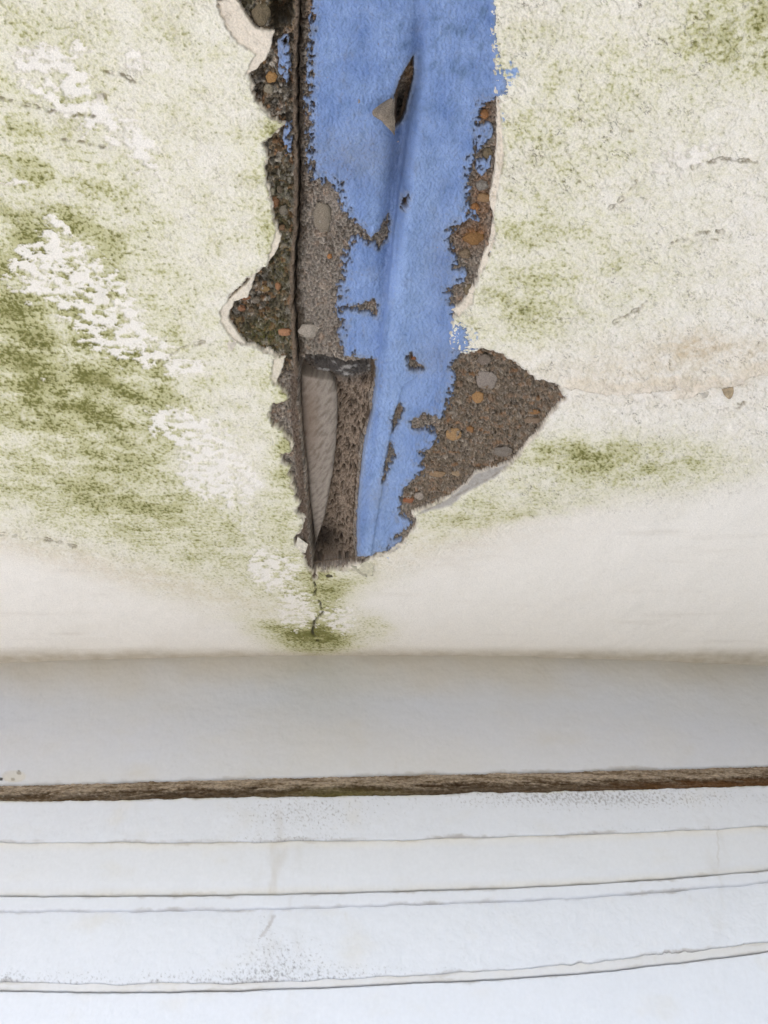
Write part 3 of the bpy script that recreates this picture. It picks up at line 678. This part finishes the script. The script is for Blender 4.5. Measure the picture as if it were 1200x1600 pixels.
def course(name, ea, eb, wa, wb, y0, step, shape, colour, parent=None, relief=0.0004, ret=0.03, ret_top=None, round_m=0.0025, round_top=0.001, seed=0, bottom_z=None, mat=None, grow=None):
    va = edge(ea, uw, wa, hash_seed[ea]); vbm = edge(eb, uw, wb, hash_seed[eb]) if eb else va + 260
    n = max(6, int(np.max(vbm - va) / step))
    t = np.linspace(0, 1, n)[:, None]
    Vv = va[None, :] * (1 - t) + vbm[None, :] * t
    Uu = np.repeat(uw[None, :], n, 0)
    base = y0 - 0.042 + wall_curve(Uu)
    px = 0.0009
    ya = base + shape(t, Uu)
    x, y, z = wall_pt(Uu, Vv, ya)
    dtop = (Vv - va[None, :]) * px; dbot = (vbm[None, :] - Vv) * px
    r = round_m
    rnd = lambda d, r: r * (1 - np.sqrt(np.clip(1 - np.clip(1 - d / r, 0, 1) ** 2, 0, 1)))
    disp = rnd(dtop, round_top) + (rnd(dbot, r) if eb else 0)
    disp = disp - relief * (1.6 * fbm(x * 22, z * 30, 3, seed) + 0.4 * fbm(x * 130, z * 130, 3, seed + 1) + 0.2 * fbm(x * 330, z * 330, 2, seed + 2)) 
    if grow is not None: disp = disp + grow(x, z, Uu, Vv, t)
    y = y + disp
    cc = colour(x, z, Uu, Vv, t)
    rt = ret if ret_top is None else ret_top
    X_ = np.concatenate([x[:1], x, x[-1:]], 0); Z_ = np.concatenate([z[:1], z, z[-1:]], 0)
    Y_ = np.concatenate([y[:1] + rt, y, y[-1:] + ret], 0)
    if not eb:
        Y_[-1] = Y_[-2]; Z_[-1] = -1.55
    cc = np.concatenate([cc[:1], cc, cc[-1:]], 0)
    return mesh_grid(name, X_, Y_, Z_, mat or M_WALL, parent, None, cc, flip=False)
hash_seed = {'top': 1, 'T': 402, 'E0': 403, 'E1': 404, 'E2': 405, 'E3': 406, 'E4': 407, 'E5': 408}
WHITE = lin(196, 199, 208)
def whitewash(x, z, Uu, Vv, seed, specks=1.0):
    c = np.ones(x.shape + (3,)) * WHITE * (1 + 0.012 * fbm(x * 9, z * 14, 3, seed)[..., None])
    c = mixc(c, lin(190, 184, 172), 0.35 * sstep(0.2, 1.4, fbm(x * 14, z * 22, 4, seed + 1)))
    grim = np.maximum(blob(Uu, Vv, 432, 1400, 26, 150), 0.6 * blob(Uu, Vv, 1120, 1400, 12, 120)) * sstep(-0.3, 1.2, fbm(x * 60, z * 16, 4, seed + 4))
    c = mixc(c, lin(168, 162, 156), 0.5 * grim)
    ed = np.minimum(Vv - Vv[:1], Vv[-1:] - Vv)
    dirty = sstep(5.5, 0.5, ed + 3.5 * fbm(x * 50, z * 90, 4, seed + 5, 0.65)) * sstep(-0.35, 0.7, fbm(x * 11, z * 3, 4, seed + 6, 0.6))
    c = mixc(c, lin(128, 118, 106), 0.55 * dirty)
    c = mixc(c, lin(178, 172, 164), 0.5 * sstep(0.5, 1.6, fbm(x * 45, z * 26, 4, seed + 8, 0.62)) * sstep(40, 4, ed))
    sp = fbm(x * 260, z * 260, 2, seed + 2)
    dens = fbm(x * 7, z * 9, 3, seed + 3)
    c = mixc(c, lin(120, 116, 110), 0.75 * specks * sstep(1.5, 1.9, sp + 0.35 * dens))
    return c

def frieze_col(x, z, Uu, Vv, t):
    c = whitewash(x, z, Uu, Vv, 500, 1.0)
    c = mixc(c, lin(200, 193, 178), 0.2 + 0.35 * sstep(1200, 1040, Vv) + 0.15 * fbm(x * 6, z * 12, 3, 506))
    c = mixc(c, lin(188, 176, 152), 0.7 * sstep(1100, 1005, Vv + 18 * fbm(x * 10, z * 10, 3, 505)))  # browner towards the soffit: shade of the recess painted in, with a little dirt
    for (a, b, s_) in ((29, 1207, 3.4), (20, 1217, 3.0), (2, 1217, 2.5)):
        c = mixc(c, lin(40, 38, 38), sstep(1.3, 0.9, np.hypot((Uu - a) / s_, (Vv - b) / s_ * 1.2) + 0.3 * fbm(Uu / 3, Vv / 3, 2, 9)))
    c = mixc(c, lin(196, 190, 178), 0.6 * sstep(0.4, 0.6, blob(Uu, Vv, 22, 1213, 16, 8)))
    return c
def frieze_grow(x, z, Uu, Vv, t):
    d = 0.0016 * sstep(0.4, 0.6, blob(Uu, Vv, 22, 1213, 15, 7) + .1 * fbm(Uu / 6, Vv / 5, 2, 3))
    return d + 0.0006 * sstep(1.7, 2.0, fbm(x * 200, z * 200, 2, 501))
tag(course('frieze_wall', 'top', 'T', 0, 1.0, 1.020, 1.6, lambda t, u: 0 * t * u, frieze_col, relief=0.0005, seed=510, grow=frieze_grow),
    'plain off-white wall band between the soffit and the brown joint', 'wall')

def strip_col(x, z, Uu, Vv, t):
    f = fbm(x * 22, z * 190, 5, 520, 0.6); g = fbm(x * 160, z * 420, 4, 521, 0.65); b = fbm(x * 6, z * 0 + 1, 3, 522)
    c = mixc(np.ones(x.shape + (3,)) * lin(158, 144, 128), lin(98, 82, 64), sstep(-0.7, 0.9, f + 0.6 * g))
    lowd = sstep(0.38, 0.72, t + 0.22 * f + 0.16 * g + 0.12 * b)
    c = mixc(c, lin(58, 42, 26), lowd * (0.45 + 0.4 * sstep(60, 260, Uu)) * (0.75 + 0.25 * b))
    c = mixc(c, lin(104, 68, 34), 0.55 * sstep(850, 1150, Uu) * sstep(0.5, 0.85, t + 0.25 * f))
    c = mixc(c, lin(200, 192, 180), 0.8 * sstep(1.0, 1.5, fbm(x * 110, z * 420, 4, 523, 0.6) + 0.5 * sstep(500, 0, Uu)))
    c = mixc(c, lin(36, 28, 20), 0.8 * sstep(0.9, 1.5, fbm(x * 70, z * 380, 4, 527, 0.6)))
    c = mixc(c, lin(122, 118, 72), 0.5 * blob(Uu, Vv, 540, 1240, 60, 6))
    return c
def strip_grow(x, z, Uu, Vv, t):
    f = fbm(x * 22, z * 190, 5, 520, 0.6)
    rid = 0.0012 * fbm((x * 0.9 + z * 1.6) * 260, (z - x * .2) * 60, 3, 524) * blob(Uu, Vv, 680, 1232, 130, 14)
    return 0.0010 * f + 0.0012 * fbm(x * 190, z * 330, 4, 525, 0.65) + rid + 0.004 * sstep(0.45, 0.9, t + 0.2 * f)
tag(course('joint_strip', 'T', 'E0', 1.0, 2.6, 1.0225, 0.8, lambda t, u: 0 * t * u, strip_col, relief=0.0006, ret=0.04, seed=530, mat=M_STRIP, grow=strip_grow, round_m=0.002),
    'rough brown exposed mortar joint running between the plain wall band and white mouldings', 'mortar joint')

mould = thing('stepped_moulding', 'white painted stepped moulding of stacked courses below the brown joint', 'moulding', (0, 0, 0))
def c1_col(x, z, Uu, Vv, t):
    c = whitewash(x, z, Uu, Vv, 540)
    sp = fbm(x * 300, z * 300, 4, 545, 0.7)
    den = 1.3 * blob(Uu, Vv, 930, 1246, 190, 14) + 0.9 * blob(Uu, Vv, 470, 1270, 90, 24) + 0.6 * blob(Uu, Vv, 440, 1312, 110, 7) + .5 * blob(Uu, Vv, 1040, 1296, 180, 6)
    c = mixc(c, lin(96, 90, 84), 0.6 * sstep(0.7, 1.6, sp + 0.8 * den) * np.clip(den * 2, 0, 1))
    c = mixc(c, lin(170, 160, 120), 0.55 * sstep(0.10, 0.0, t) * sstep(-.4, .8, fbm(x * 30, z * 10, 3, 546)))
    return c
course('moulding_course', 'E0', 'E1', 2.6, 1.6, 1.0025, 1.5, lambda t, u: 0.002 * t + 0 * u, c1_col, mould, seed=550, relief=0.0006, ret=0.004, ret_top=0.05, round_top=0.004, round_m=0.0012)
def c2_col(x, z, Uu, Vv, t):
    c = whitewash(x, z, Uu, Vv, 560)
    c = mixc(c, lin(206, 198, 182), 0.06 + 0.4 * (sstep(0.22, 0.0, t) + sstep(0.8, 1.0, t)) * (0.7 + 0.4 * fbm(x * 20, z * 20, 3, 565)))  # cream top and bottom edges: shade under the overhang and cove painted in
    c = mixc(c, lin(150, 140, 128), 0.22 * sstep(2.2, 0.6, np.abs(Uu - 1122 - 3 * fbm(Vv / 12, Uu * 0, 2, 3)) ) * sstep(1365, 1340, Vv))
    return c
course('moulding_course', 'E1', 'E2', 1.6, 0.9, 1.0045, 1.6, lambda t, u: -0.003 * t + 0.0045 * np.clip(t - 0.60, 0, 1) ** 2 * 6 + 0 * u, c2_col, mould, seed=570, ret=0.006, ret_top=0.006, round_m=0.0008)
def c3_col(x, z, Uu, Vv, t):
    return whitewash(x, z, Uu, Vv, 580)
course('moulding_fillet', 'E2', 'E3', 0.9, 1.5, 1.0010, 1.3, lambda t, u: 0 * t + 0 * u, c3_col, mould, seed=590, ret=0.008, ret_top=0.03, round_m=0.0035, round_top=0.003)
def c4_col(x, z, Uu, Vv, t):
    c = whitewash(x, z, Uu, Vv, 600)
    sp = fbm(x * 300, z * 280, 4, 605, 0.7)
    den = 1.25 * sstep(0.66, 1.0, t) * (sstep(1150, 250, Uu) * 0.9) * (0.7 + 0.4 * fbm(x * 16, x * 0, 3, 606)) + 0.8 * blob(Uu, Vv, 440, 1500, 60, 30) + 0.4 * blob(Uu, Vv, 415, 1440, 10, 26)
    c = mixc(c, lin(104, 102, 104), 0.7 * sstep(0.6, 1.6, sp + 0.8 * den) * np.clip(den * 1.8, 0, 1))
    c = mixc(c, lin(150, 142, 142), 0.5 * sstep(3.2, 1.0, seg_dist(Uu, Vv, [(428, 1430), (420, 1448), (408, 1462)]) + 2.2 * fbm(Uu / 5, Vv / 5, 3, 6)))
    return c
course('moulding_course', 'E3', 'E4', 1.5, 2.8, 1.0050, 1.6, lambda t, u: -0.006 * t ** 0.7 + 0 * u, c4_col, mould, seed=610, ret=0.010, ret_top=0.01, relief=0.0007, round_m=0.003)
def c5_col(x, z, Uu, Vv, t):
    c = whitewash(x, z, Uu, Vv, 620)
    return mixc(c, lin(190, 186, 182), 0.5 + 0.2 * fbm(x * 25, z * 60, 3, 625))
course('moulding_groove', 'E4', 'E5', 2.8, 1.2, 1.0000, 1.0, lambda t, u: 0.0008 * t + 0 * u, c5_col, mould, seed=630, ret=0.006, ret_top=0.02)
tag(course('lower_wall', 'E5', None, 1.2, 0, 0.999, 2.0, lambda t, u: 0 * t + 0 * u, lambda x, z, a, b, t: whitewash(x, z, a, b, 640, 0.6), seed=650, ret_top=0.03, round_top=0.004),
    'smooth bright white wall face under the lowest moulding groove', 'wall')

# ------------------------------------------------------------------ ground
nx = np.concatenate([-np.geomspace(400, 3, 14), np.linspace(-2, 2, 9), np.geomspace(3, 400, 14)])
GX, GY = np.meshgrid(nx, nx)
g = mesh_grid('ground', GX, GY, np.full(GX.shape, -1.55), M_GROUND)
g['kind'] = 'structure'
M_BLOCKER = material('dark_bounce_blocker', rough=0.95, base=(0.13, 0.13, 0.095), grain=0.3, grain_scale=40, bump=0.6, bump_scale=120, bump_dist=0.02)
GX, GY = np.meshgrid(np.concatenate([np.linspace(0.9, 3, 8), np.geomspace(4, 400, 14)]), nx)
blocker = mesh_grid('bounce_blocker', GX, GY, np.full(GX.shape, -1.546), M_BLOCKER)  # unseen dark sheet added so less light bounces up from the right
blocker['kind'] = 'structure'
